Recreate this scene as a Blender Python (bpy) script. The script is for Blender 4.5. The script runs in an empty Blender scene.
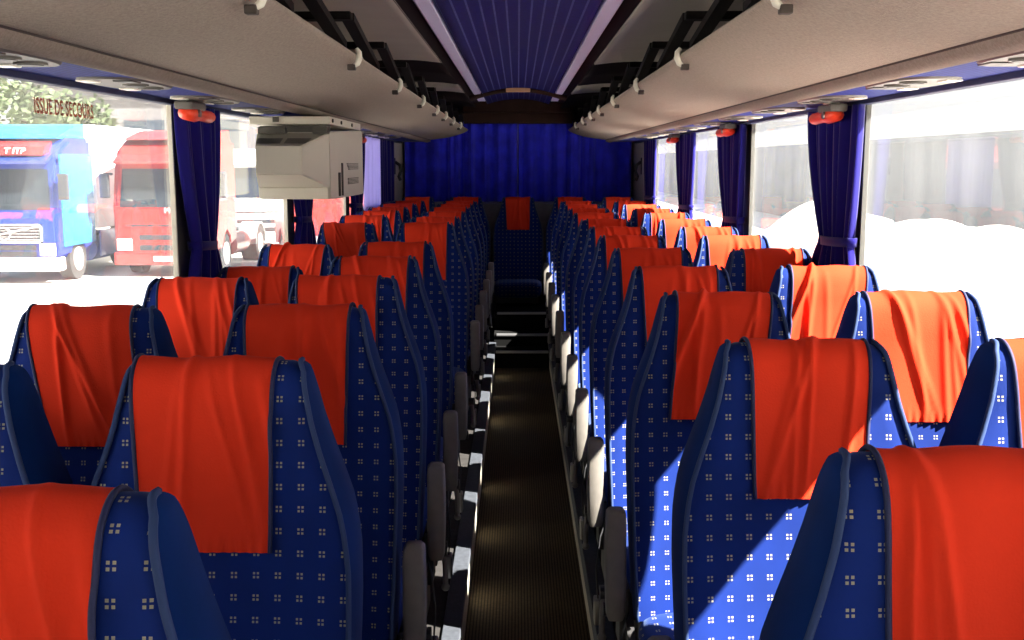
import bpy, bmesh, math, random
from mathutils import Vector, Matrix
S = bpy.context.scene
COL = S.collection
PI = math.pi
EYE = 1.70                     # eye height above the aisle floor
POD = 0.16                     # height of the seat platforms
HW = 1.20                      # half width between the side walls
REAR, FRONT = 11.45, -2.9
random.seed(7)

# ------------------------------------------------------------------ materials
MATS = {}
def nt(name):
    m = bpy.data.materials.new(name); m.use_nodes = True
    MATS[name] = m
    return m, m.node_tree.nodes, m.node_tree.links
def mat(name, col, rough=0.6, metal=0.0, sheen=0.0, noise=0.0, nscale=20.0, bump=0.0, bscale=80.0, spec=0.5, trans=0.0, coat=0.0):
    m, N, L = nt(name)
    b = N['Principled BSDF']
    b.inputs['Base Color'].default_value = (*col, 1)
    b.inputs['Roughness'].default_value = rough
    b.inputs['Metallic'].default_value = metal
    b.inputs['Specular IOR Level'].default_value = spec
    b.inputs['Coat Weight'].default_value = coat
    if sheen:
        b.inputs['Sheen Weight'].default_value = sheen
        b.inputs['Sheen Roughness'].default_value = 0.4
    tc = N.new('ShaderNodeTexCoord')
    if noise:
        n = N.new('ShaderNodeTexNoise'); n.inputs['Scale'].default_value = nscale; n.inputs['Detail'].default_value = 4
        L.new(tc.outputs['Object'], n.inputs['Vector'])
        r = N.new('ShaderNodeMapRange'); r.inputs['To Min'].default_value = 1-noise; r.inputs['To Max'].default_value = 1+noise
        r.inputs['From Min'].default_value = .3; r.inputs['From Max'].default_value = .7
        L.new(n.outputs['Fac'], r.inputs['Value'])
        mx = N.new('ShaderNodeVectorMath'); mx.operation = 'SCALE'; mx.inputs[0].default_value = col
        L.new(r.outputs['Result'], mx.inputs['Scale']); L.new(mx.outputs['Vector'], b.inputs['Base Color'])
    if bump:
        n2 = N.new('ShaderNodeTexNoise'); n2.inputs['Scale'].default_value = bscale; n2.inputs['Detail'].default_value = 3
        L.new(tc.outputs['Object'], n2.inputs['Vector'])
        bp = N.new('ShaderNodeBump'); bp.inputs['Strength'].default_value = bump; bp.inputs['Distance'].default_value = .004
        L.new(n2.outputs['Fac'], bp.inputs['Height']); L.new(bp.outputs['Normal'], b.inputs['Normal'])
    if trans:
        t = N.new('ShaderNodeBsdfTranslucent'); t.inputs['Color'].default_value = (*[min(1, c*1.3) for c in col], 1)
        mix = N.new('ShaderNodeMixShader'); mix.inputs['Fac'].default_value = trans
        L.new(b.outputs['BSDF'], mix.inputs[1]); L.new(t.outputs['BSDF'], mix.inputs[2])
        L.new(mix.outputs['Shader'], N['Material Output'].inputs['Surface'])
    return m

def pattern_mat():
    m, N, L = nt('seat_pattern')
    b = N['Principled BSDF']; b.inputs['Roughness'].default_value = .8
    b.inputs['Sheen Weight'].default_value = .22; b.inputs['Sheen Roughness'].default_value = .35
    b.inputs['Sheen Tint'].default_value = (.5, .7, 1, 1)
    b.inputs['Specular IOR Level'].default_value = .2
    uv = N.new('ShaderNodeUVMap'); uv.uv_map = 'UVMap'
    sep = N.new('ShaderNodeSeparateXYZ'); L.new(uv.outputs['UV'], sep.inputs[0])
    def axis(out):
        d = N.new('ShaderNodeMath'); d.operation = 'DIVIDE'; d.inputs[1].default_value = .0365; L.new(out, d.inputs[0])
        f = N.new('ShaderNodeMath'); f.operation = 'FRACT'; L.new(d.outputs[0], f.inputs[0])
        s = N.new('ShaderNodeMath'); s.operation = 'SUBTRACT'; s.inputs[1].default_value = .5; L.new(f.outputs[0], s.inputs[0])
        a = N.new('ShaderNodeMath'); a.operation = 'ABSOLUTE'; L.new(s.outputs[0], a.inputs[0])
        c = N.new('ShaderNodeMath'); c.operation = 'COMPARE'; c.inputs[1].default_value = .088; c.inputs[2].default_value = .050
        L.new(a.outputs[0], c.inputs[0]); return c.outputs[0]
    mu = N.new('ShaderNodeMath'); mu.operation = 'MULTIPLY'
    L.new(axis(sep.outputs[0]), mu.inputs[0]); L.new(axis(sep.outputs[1]), mu.inputs[1])
    mx = N.new('ShaderNodeMix'); mx.data_type = 'RGBA'
    mx.inputs[6].default_value = (.002, .018, .15, 1); mx.inputs[7].default_value = (.36, .33, .22, 1)
    L.new(mu.outputs[0], mx.inputs[0])
    nz = N.new('ShaderNodeTexNoise'); nz.inputs['Scale'].default_value = 9; L.new(uv.outputs['UV'], nz.inputs['Vector'])
    r = N.new('ShaderNodeMapRange'); r.inputs['To Min'].default_value = .75; r.inputs['To Max'].default_value = 1.3; L.new(nz.outputs['Fac'], r.inputs['Value'])
    sc = N.new('ShaderNodeVectorMath'); sc.operation = 'SCALE'; L.new(mx.outputs[2], sc.inputs[0]); L.new(r.outputs[0], sc.inputs['Scale'])
    L.new(sc.outputs[0], b.inputs['Base Color'])
    return m

def stripe_mat(name, c1, c2, axis, period, duty, rough=.8, wob=0.0):
    m, N, L = nt(name); b = N['Principled BSDF']; b.inputs['Roughness'].default_value = rough; b.inputs['Specular IOR Level'].default_value = .06
    tc = N.new('ShaderNodeTexCoord'); sep = N.new('ShaderNodeSeparateXYZ'); L.new(tc.outputs['Object'], sep.inputs[0])
    d = N.new('ShaderNodeMath'); d.operation = 'DIVIDE'; d.inputs[1].default_value = period; L.new(sep.outputs[axis], d.inputs[0])
    f = N.new('ShaderNodeMath'); f.operation = 'FRACT'; L.new(d.outputs[0], f.inputs[0])
    g = N.new('ShaderNodeMath'); g.operation = 'LESS_THAN'; g.inputs[1].default_value = duty; L.new(f.outputs[0], g.inputs[0])
    mx = N.new('ShaderNodeMix'); mx.data_type = 'RGBA'; mx.inputs[6].default_value = (*c1, 1); mx.inputs[7].default_value = (*c2, 1)
    L.new(g.outputs[0], mx.inputs[0])
    n = N.new('ShaderNodeTexNoise'); n.inputs['Scale'].default_value = 60; L.new(tc.outputs['Object'], n.inputs['Vector'])
    r = N.new('ShaderNodeMapRange'); r.inputs['To Min'].default_value = .6; r.inputs['To Max'].default_value = 1.4; L.new(n.outputs['Fac'], r.inputs['Value'])
    sc = N.new('ShaderNodeVectorMath'); sc.operation = 'SCALE'; L.new(mx.outputs[2], sc.inputs[0]); L.new(r.outputs[0], sc.inputs['Scale'])
    L.new(sc.outputs[0], b.inputs['Base Color'])
    return m

def glass_mat(name, haze=.05, tint=(1, 1, 1), refl=1.0):
    m, N, L = nt(name); out = N['Material Output']; N.remove(N['Principled BSDF'])
    t = N.new('ShaderNodeBsdfTransparent'); t.inputs[0].default_value = (*tint, 1)
    g = N.new('ShaderNodeBsdfGlossy'); g.inputs['Roughness'].default_value = .01; g.inputs[0].default_value = (refl, refl, refl, 1)
    lw = N.new('ShaderNodeLayerWeight'); lw.inputs['Blend'].default_value = .5
    pw = N.new('ShaderNodeMath'); pw.operation = 'POWER'; pw.inputs[1].default_value = 4.0; L.new(lw.outputs['Facing'], pw.inputs[0])
    fr = N.new('ShaderNodeMath'); fr.operation = 'MULTIPLY_ADD'; fr.inputs[1].default_value = .6; fr.inputs[2].default_value = .035; L.new(pw.outputs[0], fr.inputs[0])
    mx = N.new('ShaderNodeMixShader'); L.new(fr.outputs[0], mx.inputs[0]); L.new(t.outputs[0], mx.inputs[1]); L.new(g.outputs[0], mx.inputs[2])
    # a thin film of dust on the pane, streaked downwards
    tc = N.new('ShaderNodeTexCoord'); mp = N.new('ShaderNodeMapping'); mp.inputs['Scale'].default_value = (1, 5, .6)
    L.new(tc.outputs['Object'], mp.inputs[0])
    n = N.new('ShaderNodeTexNoise'); n.inputs['Scale'].default_value = 1.6; n.inputs['Detail'].default_value = 4; L.new(mp.outputs[0], n.inputs['Vector'])
    r = N.new('ShaderNodeMapRange'); r.inputs['From Min'].default_value = .25; r.inputs['From Max'].default_value = .85
    r.inputs['To Min'].default_value = haze*.7; r.inputs['To Max'].default_value = haze*1.8; L.new(n.outputs['Fac'], r.inputs[0])
    dd = N.new('ShaderNodeBsdfDiffuse'); dd.inputs[0].default_value = (.85, .85, .85, 1)
    tr = N.new('ShaderNodeBsdfTranslucent'); tr.inputs[0].default_value = (.85, .85, .85, 1)
    ad = N.new('ShaderNodeMixShader'); ad.inputs[0].default_value = .6; L.new(dd.outputs[0], ad.inputs[1]); L.new(tr.outputs[0], ad.inputs[2])
    m2 = N.new('ShaderNodeMixShader'); L.new(r.outputs[0], m2.inputs[0]); L.new(mx.outputs[0], m2.inputs[1]); L.new(ad.outputs[0], m2.inputs[2])
    L.new(m2.outputs[0], out.inputs['Surface'])
    return m

pattern_mat()
mat('velvet', (.0015, .020, .115), .9, sheen=.06, noise=.25, nscale=6, spec=.05)
mat('piping', (.030, .055, .14), .7, spec=.2)
mat('cover', (.76, .042, .014), .85, sheen=.0, noise=.08, nscale=5, bump=.15, bscale=300, spec=.08)
mat('cover_trim', (.012, .018, .07), .7)
mat('seat_back', (.02, .025, .06), .7, noise=.2)
mat('arm_plastic', (.17, .155, .135), .5, noise=.1, nscale=30)
mat('dark_plastic', (.018, .017, .017), .45)
mat('black', (.004, .003, .003), .8, spec=.1)
mat('steel', (.30, .29, .27), .35, metal=.9)
mat('strap', (.01, .01, .012), .7)
mat('buckle', (.25, .02, .01), .4)
mat('carpet_grey', (.285, .235, .195), .95, noise=.14, nscale=130, bump=.7, bscale=260, spec=.1)
mat('lip_grey', (.22, .18, .15), .9, noise=.14, nscale=130, bump=.5, bscale=260, spec=.1)
mat('groove', (.035, .025, .02), .8)
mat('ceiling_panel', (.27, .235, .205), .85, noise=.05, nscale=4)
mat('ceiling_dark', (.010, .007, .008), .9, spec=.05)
mat('header_brown', (.024, .012, .009), .8, spec=.1, noise=.2, nscale=10)
mat('tan_plate', (.42, .22, .13), .5)
mat('lamp_cover', (.50, .46, .66), .35)
stripe_mat('ceiling_blue', (.005, .004, .085), (.045, .05, .16), 0, .045, .16, .8)
stripe_mat('panel_blue', (.014, .022, .16), (.028, .042, .24), 0, .02, .35, .7)
mat('unit_grey', (.10, .09, .078), .5)
mat('unit_hole', (.02, .018, .015), .5)
mat('unit_lamp', (.80, .76, .66), .3)
mat('hammer_red', (.85, .06, .02), .4)
mat('curtain', (.009, .006, .13), .85, sheen=.35, noise=.1, nscale=4, spec=.1, trans=.05)
mat('curtain_rear', (.034, .038, .72), .85, sheen=.3, noise=.22, nscale=7, spec=.1)
mat('curtain_lit', (.50, .47, .72), .85, trans=.55)  # pale tint painted in for light from outside coming through the cloth
mat('wall_cream', (.55, .52, .44), .6, noise=.04, nscale=5)
mat('wall_dark', (.07, .07, .09), .9, noise=.1)
mat('wall_grey', (.24, .23, .25), .8, noise=.08, nscale=30)
mat('pillar_dark', (.035, .030, .022), .6)
mat('pillar_edge', (.62, .58, .46), .5)
mat('edge_grey', (.10, .10, .09), .5)
mat('step_shaded', (.008, .008, .008), .9, spec=.05)  # near-black colour stands in for the shade over the rear steps
stripe_mat('aisle_floor', (.075, .055, .032), (.022, .018, .012), 0, .012, .4, .75)
mat('platform', (.03, .028, .027), .9, spec=.1, noise=.2, nscale=30)
mat('riser_cream', (.50, .47, .38), .5)
stripe_mat('edge_strip', (.13, .14, .16), (.05, .055, .065), 2, .012, .4, .5)
mat('step_metal', (.35, .35, .36), .35, metal=.7)
mat('monitor', (.50, .47, .39), .5, noise=.03, nscale=4)
mat('monitor_dark', (.05, .045, .035), .6)
mat('monitor_vent', (.23, .22, .20), .6)
glass_mat('window_glass', .055)
glass_mat('window_glass_right', .03)
mat('letter_red', (.30, .06, .03), .6)
mat('ground', (.62, .59, .54), .9, noise=.08, nscale=.6)
mat('chalk', (.74, .71, .64), .9, noise=.06, nscale=1.2, bump=.4, bscale=4)
mat('hall_grey', (.11, .125, .14), .8, noise=.04, nscale=.5)
mat('hall_cream', (.17, .16, .16), .8, noise=.15, nscale=.5)
mat('roof_pink', (.22, .13, .12), .8, noise=.1, nscale=1)
mat('truck_blue', (.012, .035, .26), .35, coat=.3)
mat('truck_cyan', (.015, .20, .45), .35, coat=.3)
mat('truck_red', (.38, .022, .018), .35, coat=.3)
mat('truck_white', (.80, .80, .78), .4)
mat('truck_glass', (.05, .065, .08), .15)
mat('truck_dark', (.03, .03, .035), .6)
mat('truck_chrome', (.7, .7, .7), .25, metal=.6)
mat('truck_lamp', (.8, .8, .75), .2)
mat('tyre', (.03, .03, .03), .85)
mat('rim', (.45, .45, .45), .4, metal=.5)
mat('leaf', (.09, .12, .055), .8, noise=.25, nscale=2)
mat('bark', (.08, .05, .03), .9)
M = MATS

# ------------------------------------------------------------------ mesh helpers
def link(o, parent=None):
    COL.objects.link(o)
    if parent: o.parent = parent
    return o
def tag(o, label=None, cat=None, group=None, kind=None):
    for k, v in (('label', label), ('category', cat), ('group', group), ('kind', kind)):
        if v: o[k] = v
    return o
def empty(name, loc=(0, 0, 0), rz=0.0):
    o = bpy.data.objects.new(name, None); o.empty_display_size = .1
    o.location = loc; o.rotation_euler = (0, 0, rz)
    return link(o)
class MB:
    def __init__(s): s.bm = bmesh.new(); s.mi = 0
    def box(s, x0, x1, y0, y1, z0, z1, mi=0, bev=0.0):
        b = bmesh.new(); bmesh.ops.create_cube(b, size=1)
        for v in b.verts:
            v.co = Vector(((x0+x1)/2+v.co.x*(x1-x0), (y0+y1)/2+v.co.y*(y1-y0), (z0+z1)/2+v.co.z*(z1-z0)))
        if bev: bmesh.ops.bevel(b, geom=b.edges[:], offset=bev, segments=3, profile=.5, affect='EDGES')
        return s.add(b, mi)
    def add(s, b, mi=0, mtx=None):
        if mtx: bmesh.ops.transform(b, matrix=mtx, verts=b.verts)
        for f in b.faces: f.material_index = mi
        me = bpy.data.meshes.new('t'); b.to_mesh(me); b.free(); s.bm.from_mesh(me); bpy.data.meshes.remove(me)
        return s
    def prism(s, pts, y0, y1, mi=0):      # polygon in x-z extruded along y
        b = bmesh.new()
        a = [b.verts.new((x, y0, z)) for x, z in pts]; c = [b.verts.new((x, y1, z)) for x, z in pts]
        n = len(pts)
        b.faces.new(a); b.faces.new(c[::-1])
        for i in range(n): b.faces.new((a[i], c[i], c[(i+1) % n], a[(i+1) % n]))
        bmesh.ops.recalc_face_normals(b, faces=b.faces)
        return s.add(b, mi)
    def prismx(s, pts, x0, x1, mi=0):     # polygon in y-z extruded along x
        b = bmesh.new()
        a = [b.verts.new((x0, y, z)) for y, z in pts]; c = [b.verts.new((x1, y, z)) for y, z in pts]
        n = len(pts)
        b.faces.new(a); b.faces.new(c[::-1])
        for i in range(n): b.faces.new((a[i], c[i], c[(i+1) % n], a[(i+1) % n]))
        bmesh.ops.recalc_face_normals(b, faces=b.faces)
        return s.add(b, mi)
    def tube(s, pts, r, seg=8, mi=0, flat=1.0):
        b = bmesh.new(); rings = []
        pts = [Vector(p) for p in pts]
        for i, p in enumerate(pts):
            t = (pts[min(i+1, len(pts)-1)]-pts[max(i-1, 0)]).normalized()
            up = Vector((1, 0, 0)) if abs(t.x) < .9 else Vector((0, 0, 1))
            a = t.cross(up).normalized(); c = t.cross(a).normalized()
            rr = r[i] if isinstance(r, (list, tuple)) else r
            rings.append([b.verts.new(p+a*math.cos(2*PI*k/seg)*rr+c*math.sin(2*PI*k/seg)*rr*flat) for k in range(seg)])
        for i in range(len(rings)-1):
            for k in range(seg): b.faces.new((rings[i][k], rings[i][(k+1) % seg], rings[i+1][(k+1) % seg], rings[i+1][k]))
        b.faces.new(rings[0]); b.faces.new(rings[-1][::-1])
        bmesh.ops.recalc_face_normals(b, faces=b.faces)
        return s.add(b, mi)
    def cyl(s, p0, p1, r, seg=16, mi=0): return s.tube([p0, p1], r, seg, mi)
    def sphere(s, c, r, mi=0, sc=(1, 1, 1), sub=2):
        b = bmesh.new(); bmesh.ops.create_icosphere(b, subdivisions=sub, radius=r)
        for v in b.verts: v.co = Vector((v.co.x*sc[0]+c[0], v.co.y*sc[1]+c[1], v.co.z*sc[2]+c[2]))
        return s.add(b, mi)
    def mesh(s, name, mats, smooth=None):
        me = bpy.data.meshes.new(name); s.bm.to_mesh(me); s.bm.free()
        for m in (mats if isinstance(mats, (list, tuple)) else [mats]): me.materials.append(M[m])
        if smooth: smoothen(me, smooth)
        return me
    def build(s, name, mats, parent=None, smooth=None):
        return link(bpy.data.objects.new(name, s.mesh(name, mats, smooth)), parent)
def smoothen(me, ang=40):
    for p in me.polygons: p.use_smooth = True
    if ang < 180: me.set_sharp_from_angle(angle=math.radians(ang))
def grid_mesh(name, P, mats, uv=None, closed=False, smooth=180):
    """P[i][j] points -> quads; uv[i][j] metric uv"""
    n, m = len(P), len(P[0]); vs = [p for r in P for p in r]; fs = []
    for i in range(n-1):
        for j in range(m-1 if not closed else m):
            fs.append((i*m+j, i*m+(j+1) % m, (i+1)*m+(j+1) % m, (i+1)*m+j))
    me = bpy.data.meshes.new(name); me.from_pydata(vs, [], fs)
    for mm in (mats if isinstance(mats, (list, tuple)) else [mats]): me.materials.append(M[mm])
    if uv:
        l = me.uv_layers.new(name='UVMap'); fl = [q for r in uv for q in r]
        for lp in me.loops: l.data[lp.index].uv = fl[lp.vertex_index]
    smoothen(me, smooth); me.update()
    return me
def ob(name, me, parent=None): return link(bpy.data.objects.new(name, me), parent)
def spline(pts, n):
    """Catmull-Rom through pts, n samples even in parameter, returns tuples"""
    out = []; k = len(pts)-1
    for i in range(n):
        t = i/(n-1)*k; a = min(int(t), k-1); f = t-a
        p0, p1, p2, p3 = pts[max(a-1, 0)], pts[a], pts[a+1], pts[min(a+2, k)]
        out.append(tuple(.5*((2*p1[c])+(-p0[c]+p2[c])*f+(2*p0[c]-5*p1[c]+4*p2[c]-p3[c])*f*f+(-p0[c]+3*p1[c]-3*p2[c]+p3[c])*f**3) for c in range(len(p1))))
    return out
def interp(tab, x):
    if x <= tab[0][0]: return tab[0][1]
    for (a, b), (c, d) in zip(tab, tab[1:]):
        if x <= c:
            t = (x-a)/(c-a); return b+(d-b)*t
    return tab[-1][1]

# ------------------------------------------------------------------ the seat
TOP = 1.216
prof_pts = [(-.215, .43), (-.195, .53), (-.165, .64), (-.135, .76), (-.108, .88), (-.085, 1.0), (-.070, 1.09), (-.062, 1.145), (-.048, 1.188),
            (-.022, 1.212), (.006, 1.216), (.034, 1.202), (.054, 1.165), (.062, 1.10), (.060, 1.0), (.048, .88), (.022, .76), (-.015, .64), (-.06, .52), (-.10, .42)]
PROF = spline(prof_pts, 77)
ARC = [0]
for a, b in zip(PROF, PROF[1:]): ARC.append(ARC[-1]+math.dist(a, b))
ICREST = max(range(len(PROF)), key=lambda i: PROF[i][1])
HWT = [(0, .136), (.012, .145), (.04, .150), (.10, .163), (.15, .178), (.20, .196), (.25, .213), (.29, .221), (.34, .227), (.42, .229), (.60, .226), (.80, .220)]
def hw(z): return interp(HWT, TOP-z)
def pnorm(i):
    a, b = PROF[max(i-1, 0)], PROF[min(i+1, len(PROF)-1)]
    t = Vector((b[0]-a[0], b[1]-a[1])).normalized()
    return Vector((-t.y, t.x))        # outward (forward on the front, up on the crest)
def front_y(u, i):
    """sideways dish of the front face"""
    z = PROF[i][1]; k = interp([(.4, .022), (.8, .018), (1.0, .006), (1.15, 0)], z) if i < ICREST else 0
    return -k*(abs(u)**2.5)
IB = next(i for i in range(ICREST, len(PROF)) if PROF[i][1] < 1.12)
def make_front():
    P, UV = [], []
    NU = 18
    for i in range(0, IB+1):
        y, z = PROF[i]; h = hw(z); n = pnorm(i)
        row, ur = [], []
        for j in range(NU+1):
            u = -1+2*j/NU
            rnd = -.006*max(0, (abs(u)-.86)/.14)**2
            row.append((u*h, y+front_y(u, i)-n.x*rnd*-1, z+n.y*rnd)); ur.append((u*h+.018, ARC[i]))
        P.append(row); UV.append(ur)
    return grid_mesh('backrest', P, 'seat_pattern', UV)
def make_back():
    P = []
    for i in range(IB, len(PROF)):
        y, z = PROF[i]; h = hw(z)
        P.append([(u/8*h, y, z) for u in range(-8, 9)])
    return grid_mesh('back_panel', P, 'seat_back')
def make_side(s):
    P = []; n = len(PROF)
    NF = ICREST+1
    for k in range(NF):
        i = k; jf = (n-1)-(k*(n-1-ICREST)/ICREST)
        j0 = int(jf); j1 = min(j0+1, n-1); f = jf-j0
        yb = PROF[j0][0]*(1-f)+PROF[j1][0]*f; zb = PROF[j0][1]*(1-f)+PROF[j1][1]*f
        yf, zf = PROF[i]; yf += front_y(1, i)
        row = []
        for q in range(9):
            w = q/8; e = math.sin(PI*w)
            z = zf*(1-w)+zb*w; y = yf*(1-w)+yb*w
            d = math.hypot(yf-yb, zf-zb)
            row.append((s*(hw(zf)*(1-w)+hw(zb)*w+.05*e*min(d, .16)), y, z))
        P.append(row)
    return grid_mesh('side_panel', P, 'velvet')
def make_piping(s):
    pts = []
    for i in range(0, ICREST+2):
        y, z = PROF[i]; n = pnorm(i)
        pts.append((s*(hw(z)+.001), y+front_y(1, i)+n.x*.001, z+n.y*.001))
    b = MB(); b.tube(pts, .0048, 6)
    return b.mesh('piping', 'piping', 180)
def cover_var(seed, c0, c1, skew, drop):
    """cloth over the top of the back; c0..c1 its side edges, skew how far its hem has slipped sideways"""
    r = random.Random(seed)
    iF = min(range(ICREST), key=lambda i: abs((TOP-PROF[i][1])-drop))
    iB = next(i for i in range(ICREST, len(PROF)) if PROF[i][1] < TOP-.24)
    ridges = []
    for k in range(r.randint(5, 7)):
        ridges.append((r.uniform(.04, .96), r.uniform(-.25, .55)*(1 if skew >= 0 else -1), r.uniform(.022, .045), r.uniform(.004, .0105), r.uniform(.0, .35), r.uniform(.6, 1.0)))
    NU = 56; P = []
    SUB = 2
    rows = []
    i = iF
    while i <= iB:
        rows.append(i); i += .5
    arcT = ARC[ICREST]; L0 = arcT-ARC[iF]
    edges = ([], [])
    for fi in rows:
        a = int(fi); b2 = min(a+1, len(PROF)-1); f = fi-a
        y = PROF[a][0]*(1-f)+PROF[b2][0]*f; z = PROF[a][1]*(1-f)+PROF[b2][1]*f
        n = (pnorm(a)*(1-f)+pnorm(b2)*f).normalized()
        arc = ARC[a]*(1-f)+ARC[b2]*f
        v = (arcT-arc)/L0                       # 1 at the hem, 0 at the crest, <0 behind
        vv = max(0, v)
        sk = skew*vv**1.3
        nar = .012*vv
        row = []
        for j in range(NU+1):
            u = j/NU
            x = (c0+nar+sk)*(1-u)+(c1-nar+sk)*u
            h = hw(z)
            off = .0055
            for (cx, sl, wd, am, s0, s1) in ridges:
                cen = cx+sl*(vv-.2)
                fall = max(0, min(1, (vv-s0+.25)/.25))*max(0, min(1, (s1+.3-vv)/.3))
                g = math.exp(-((u-cen)/wd)**2)
                off += am*g*fall
            if vv > .93: off += .0028*math.sin(u*75+seed)*(vv-.93)/.07+.001
            off += .0022*math.sin(u*9+seed*1.7+v*3)
            un = max(-1, min(1, x/h))
            row.append((x, y+front_y(un, a)-abs(n.x)*off if a < ICREST else y+n.x*off, z+n.y*off))
            if a < ICREST: row[-1] = (x, y+front_y(un, a)+n.x*off, z+n.y*off)
        P.append(row)
        edges[0].append(row[0]); edges[1].append(row[-1])
    me = grid_mesh('headrest_cover', P, 'cover')
    tr = []
    for e in edges:
        tb = MB(); tb.tube([(p[0], p[1], p[2]) for p in e], .0038, 6); tr.append(tb.mesh('edging', 'cover_trim', 180))
    return me, tr
def rounded_pad(x0, x1, y0, y1, z0, z1, n=4.0, NX=20, NY=24, name='seat_cushion', m='seat_pattern'):
    """superellipsoid cushion with metric uv"""
    cx, cy, cz = (x0+x1)/2, (y0+y1)/2, (z0+z1)/2; a, b, c = (x1-x0)/2, (y1-y0)/2, (z1-z0)/2
    def sp(v, e): return math.copysign(abs(v)**e, v)
    P, UV = [], []
    for i in range(NY+1):
        ph = -PI/2+PI*i/NY; row, ur = [], []
        for j in range(NX*2+1):
            th = -PI+2*PI*j/(NX*2)
            x = a*sp(math.cos(ph), .45)*sp(math.sin(th), .3)
            y = b*sp(math.cos(ph), .45)*sp(math.cos(th), .3)
            z = c*sp(math.sin(ph), .45)
            row.append((cx+x, cy+y, cz+z)); ur.append((x+.018, y+z))
        P.append(row); UV.append(ur)
    return grid_mesh(name, P, m, UV)

FRONT_ME, BACK_ME = make_front(), make_back()
SIDE_ME = {s: make_side(s) for s in (-1, 1)}
PIPE_ME = {s: make_piping(s) for s in (-1, 1)}
CUSH_ME = rounded_pad(-.222, .222, -.585, -.175, .30, .455)
b = MB(); b.box(-.20, .20, -.54, -.12, .255, .32, bev=.01); b.box(-.2, .2, -.14, -.06, .30, .47, bev=.01)
PAN_ME = b.mesh('seat_frame', 'dark_plastic')
def leg_mesh(x):
    b = MB(); b.prismx([(-.46, 0), (-.16, 0), (-.16, .02), (-.27, .035), (-.24, .27), (-.36, .27), (-.35, .035), (-.46, .02)], x-.02, x+.02)
    return b.mesh('leg', 'steel')
LEG_ME = [leg_mesh(-.15), leg_mesh(.15)]
def arm_meshes(s):
    """folding armrest on the gangway side (s = +1 towards local +x)"""
    b = MB()
    def c(w, z): return -.185-.02+(z-.45)*-.10
    pts = [(s*.272, -.190, .42), (s*.272, -.185, .435), (s*.272, -.178, .52), (s*.272, -.165, .60), (s*.270, -.152, .66), (s*.270, -.148, .682), (s*.270, -.146, .69)]
    rr = [.018, .0235, .0262, .026, .0255, .024, .017]
    bb = bmesh.new(); rings = []
    for p, r in zip(pts, rr):
        ring = []
        for k in range(16):
            t = 2*PI*k/16; ct, st = math.cos(t), math.sin(t)
            ring.append(bb.verts.new((p[0]+r*math.copysign(abs(ct)**.35, ct), p[1]+r*1.15*math.copysign(abs(st)**.35, st), p[2])))
        rings.append(ring)
    for i in range(len(rings)-1):
        for k in range(16): bb.faces.new((rings[i][k], rings[i][(k+1) % 16], rings[i+1][(k+1) % 16], rings[i+1][k]))
    bb.faces.new(rings[0][::-1]); bb.faces.new(rings[-1])
    bmesh.ops.recalc_face_normals(bb, faces=bb.faces)
    b.add(bb)
    arm = b.mesh('armrest', 'arm_plastic', 50)
    b = MB(); b.cyl((s*.235, -.16, .43), (s*.30, -.16, .43), .018, 12); b.box(min(s*.236, s*.262), max(s*.236, s*.262), -.20, -.10, .34, .50, bev=.006)
    piv = b.mesh('armrest_pivot', 'dark_plastic')
    b = MB(); b.prismx([(-.50, .26), (-.11, .26), (-.11, .45), (-.15, .47), (-.24, .40), (-.48, .37)], s*.228, s*.246)
    b.cyl((s*.24, -.44, .30), (s*.275, -.44, .30), .022, 12)
    shd = b.mesh('side_shield', 'dark_plastic')
    b = MB(); b.tube([(s*.262, -.44, .30), (s*.27, -.47, .25), (s*.272, -.49, .19)], .009, 8); b.sphere((s*.272, -.49, .185), .014)
    lev = b.mesh('recline_lever', 'arm_plastic', 60)
    b = MB(); b.tube([(s*.235, -.18, .44), (s*.262, -.25, .40), (s*.275, -.29, .31), (s*.27, -.30, .22)], .011, 8, flat=.25)
    bel = b.mesh('seat_belt', 'strap', 60)
    b = MB(); b.box(min(s*.262, s*.282), max(s*.262, s*.282), -.325, -.275, .145, .225, bev=.005)
    buc = b.mesh('belt_buckle', 'steel', 60)
    return arm, piv, shd, lev, bel, buc
ARM = {s: arm_meshes(s) for s in (-1, 1)}
COVERS = [cover_var(1, -.140, .098, .012, .305), cover_var(2, -.105, .125, -.012, .305), cover_var(3, -.125, .118, .006, .30),
          cover_var(4, -.140, .100, .055, .305), cover_var(5, -.112, .130, -.035, .305), cover_var(6, -.122, .122, .0, .295), cover_var(8, -.105, .118, -.006, .285)]

def make_seat(x, d, ztop, side, aisle, cv, label, group):
    """x centre, d distance of the crest, side -1 left block / +1 right block; aisle: has the folding armrest"""
    o = empty('coach_seat', (x, d, POD)); tag(o, label, 'seat', group)
    k = (ztop-POD)/TOP
    o.scale = (1, 1, k)
    ob('backrest', FRONT_ME, o)
    ob('back_panel', BACK_ME, o)
    for s in (-1, 1):
        ob('side_panel', SIDE_ME[s], o); ob('piping', PIPE_ME[s], o)
    c = ob('headrest_cover', COVERS[cv][0], o); [ob('edging', e, c) for e in COVERS[cv][1]]
    ob('seat_cushion', CUSH_ME, o)
    f = ob('seat_frame', PAN_ME, o)
    for l in LEG_ME: ob('leg', l, f)
    if aisle:
        a = ARM[-side]
        q = ob('armrest', a[0], o); ob('armrest_pivot', a[1], q)
        q = ob('side_shield', a[2], o); ob('recline_lever', a[3], q)
        q = ob('seat_belt', a[4], o); ob('belt_buckle', a[5], q)
    return o

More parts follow.
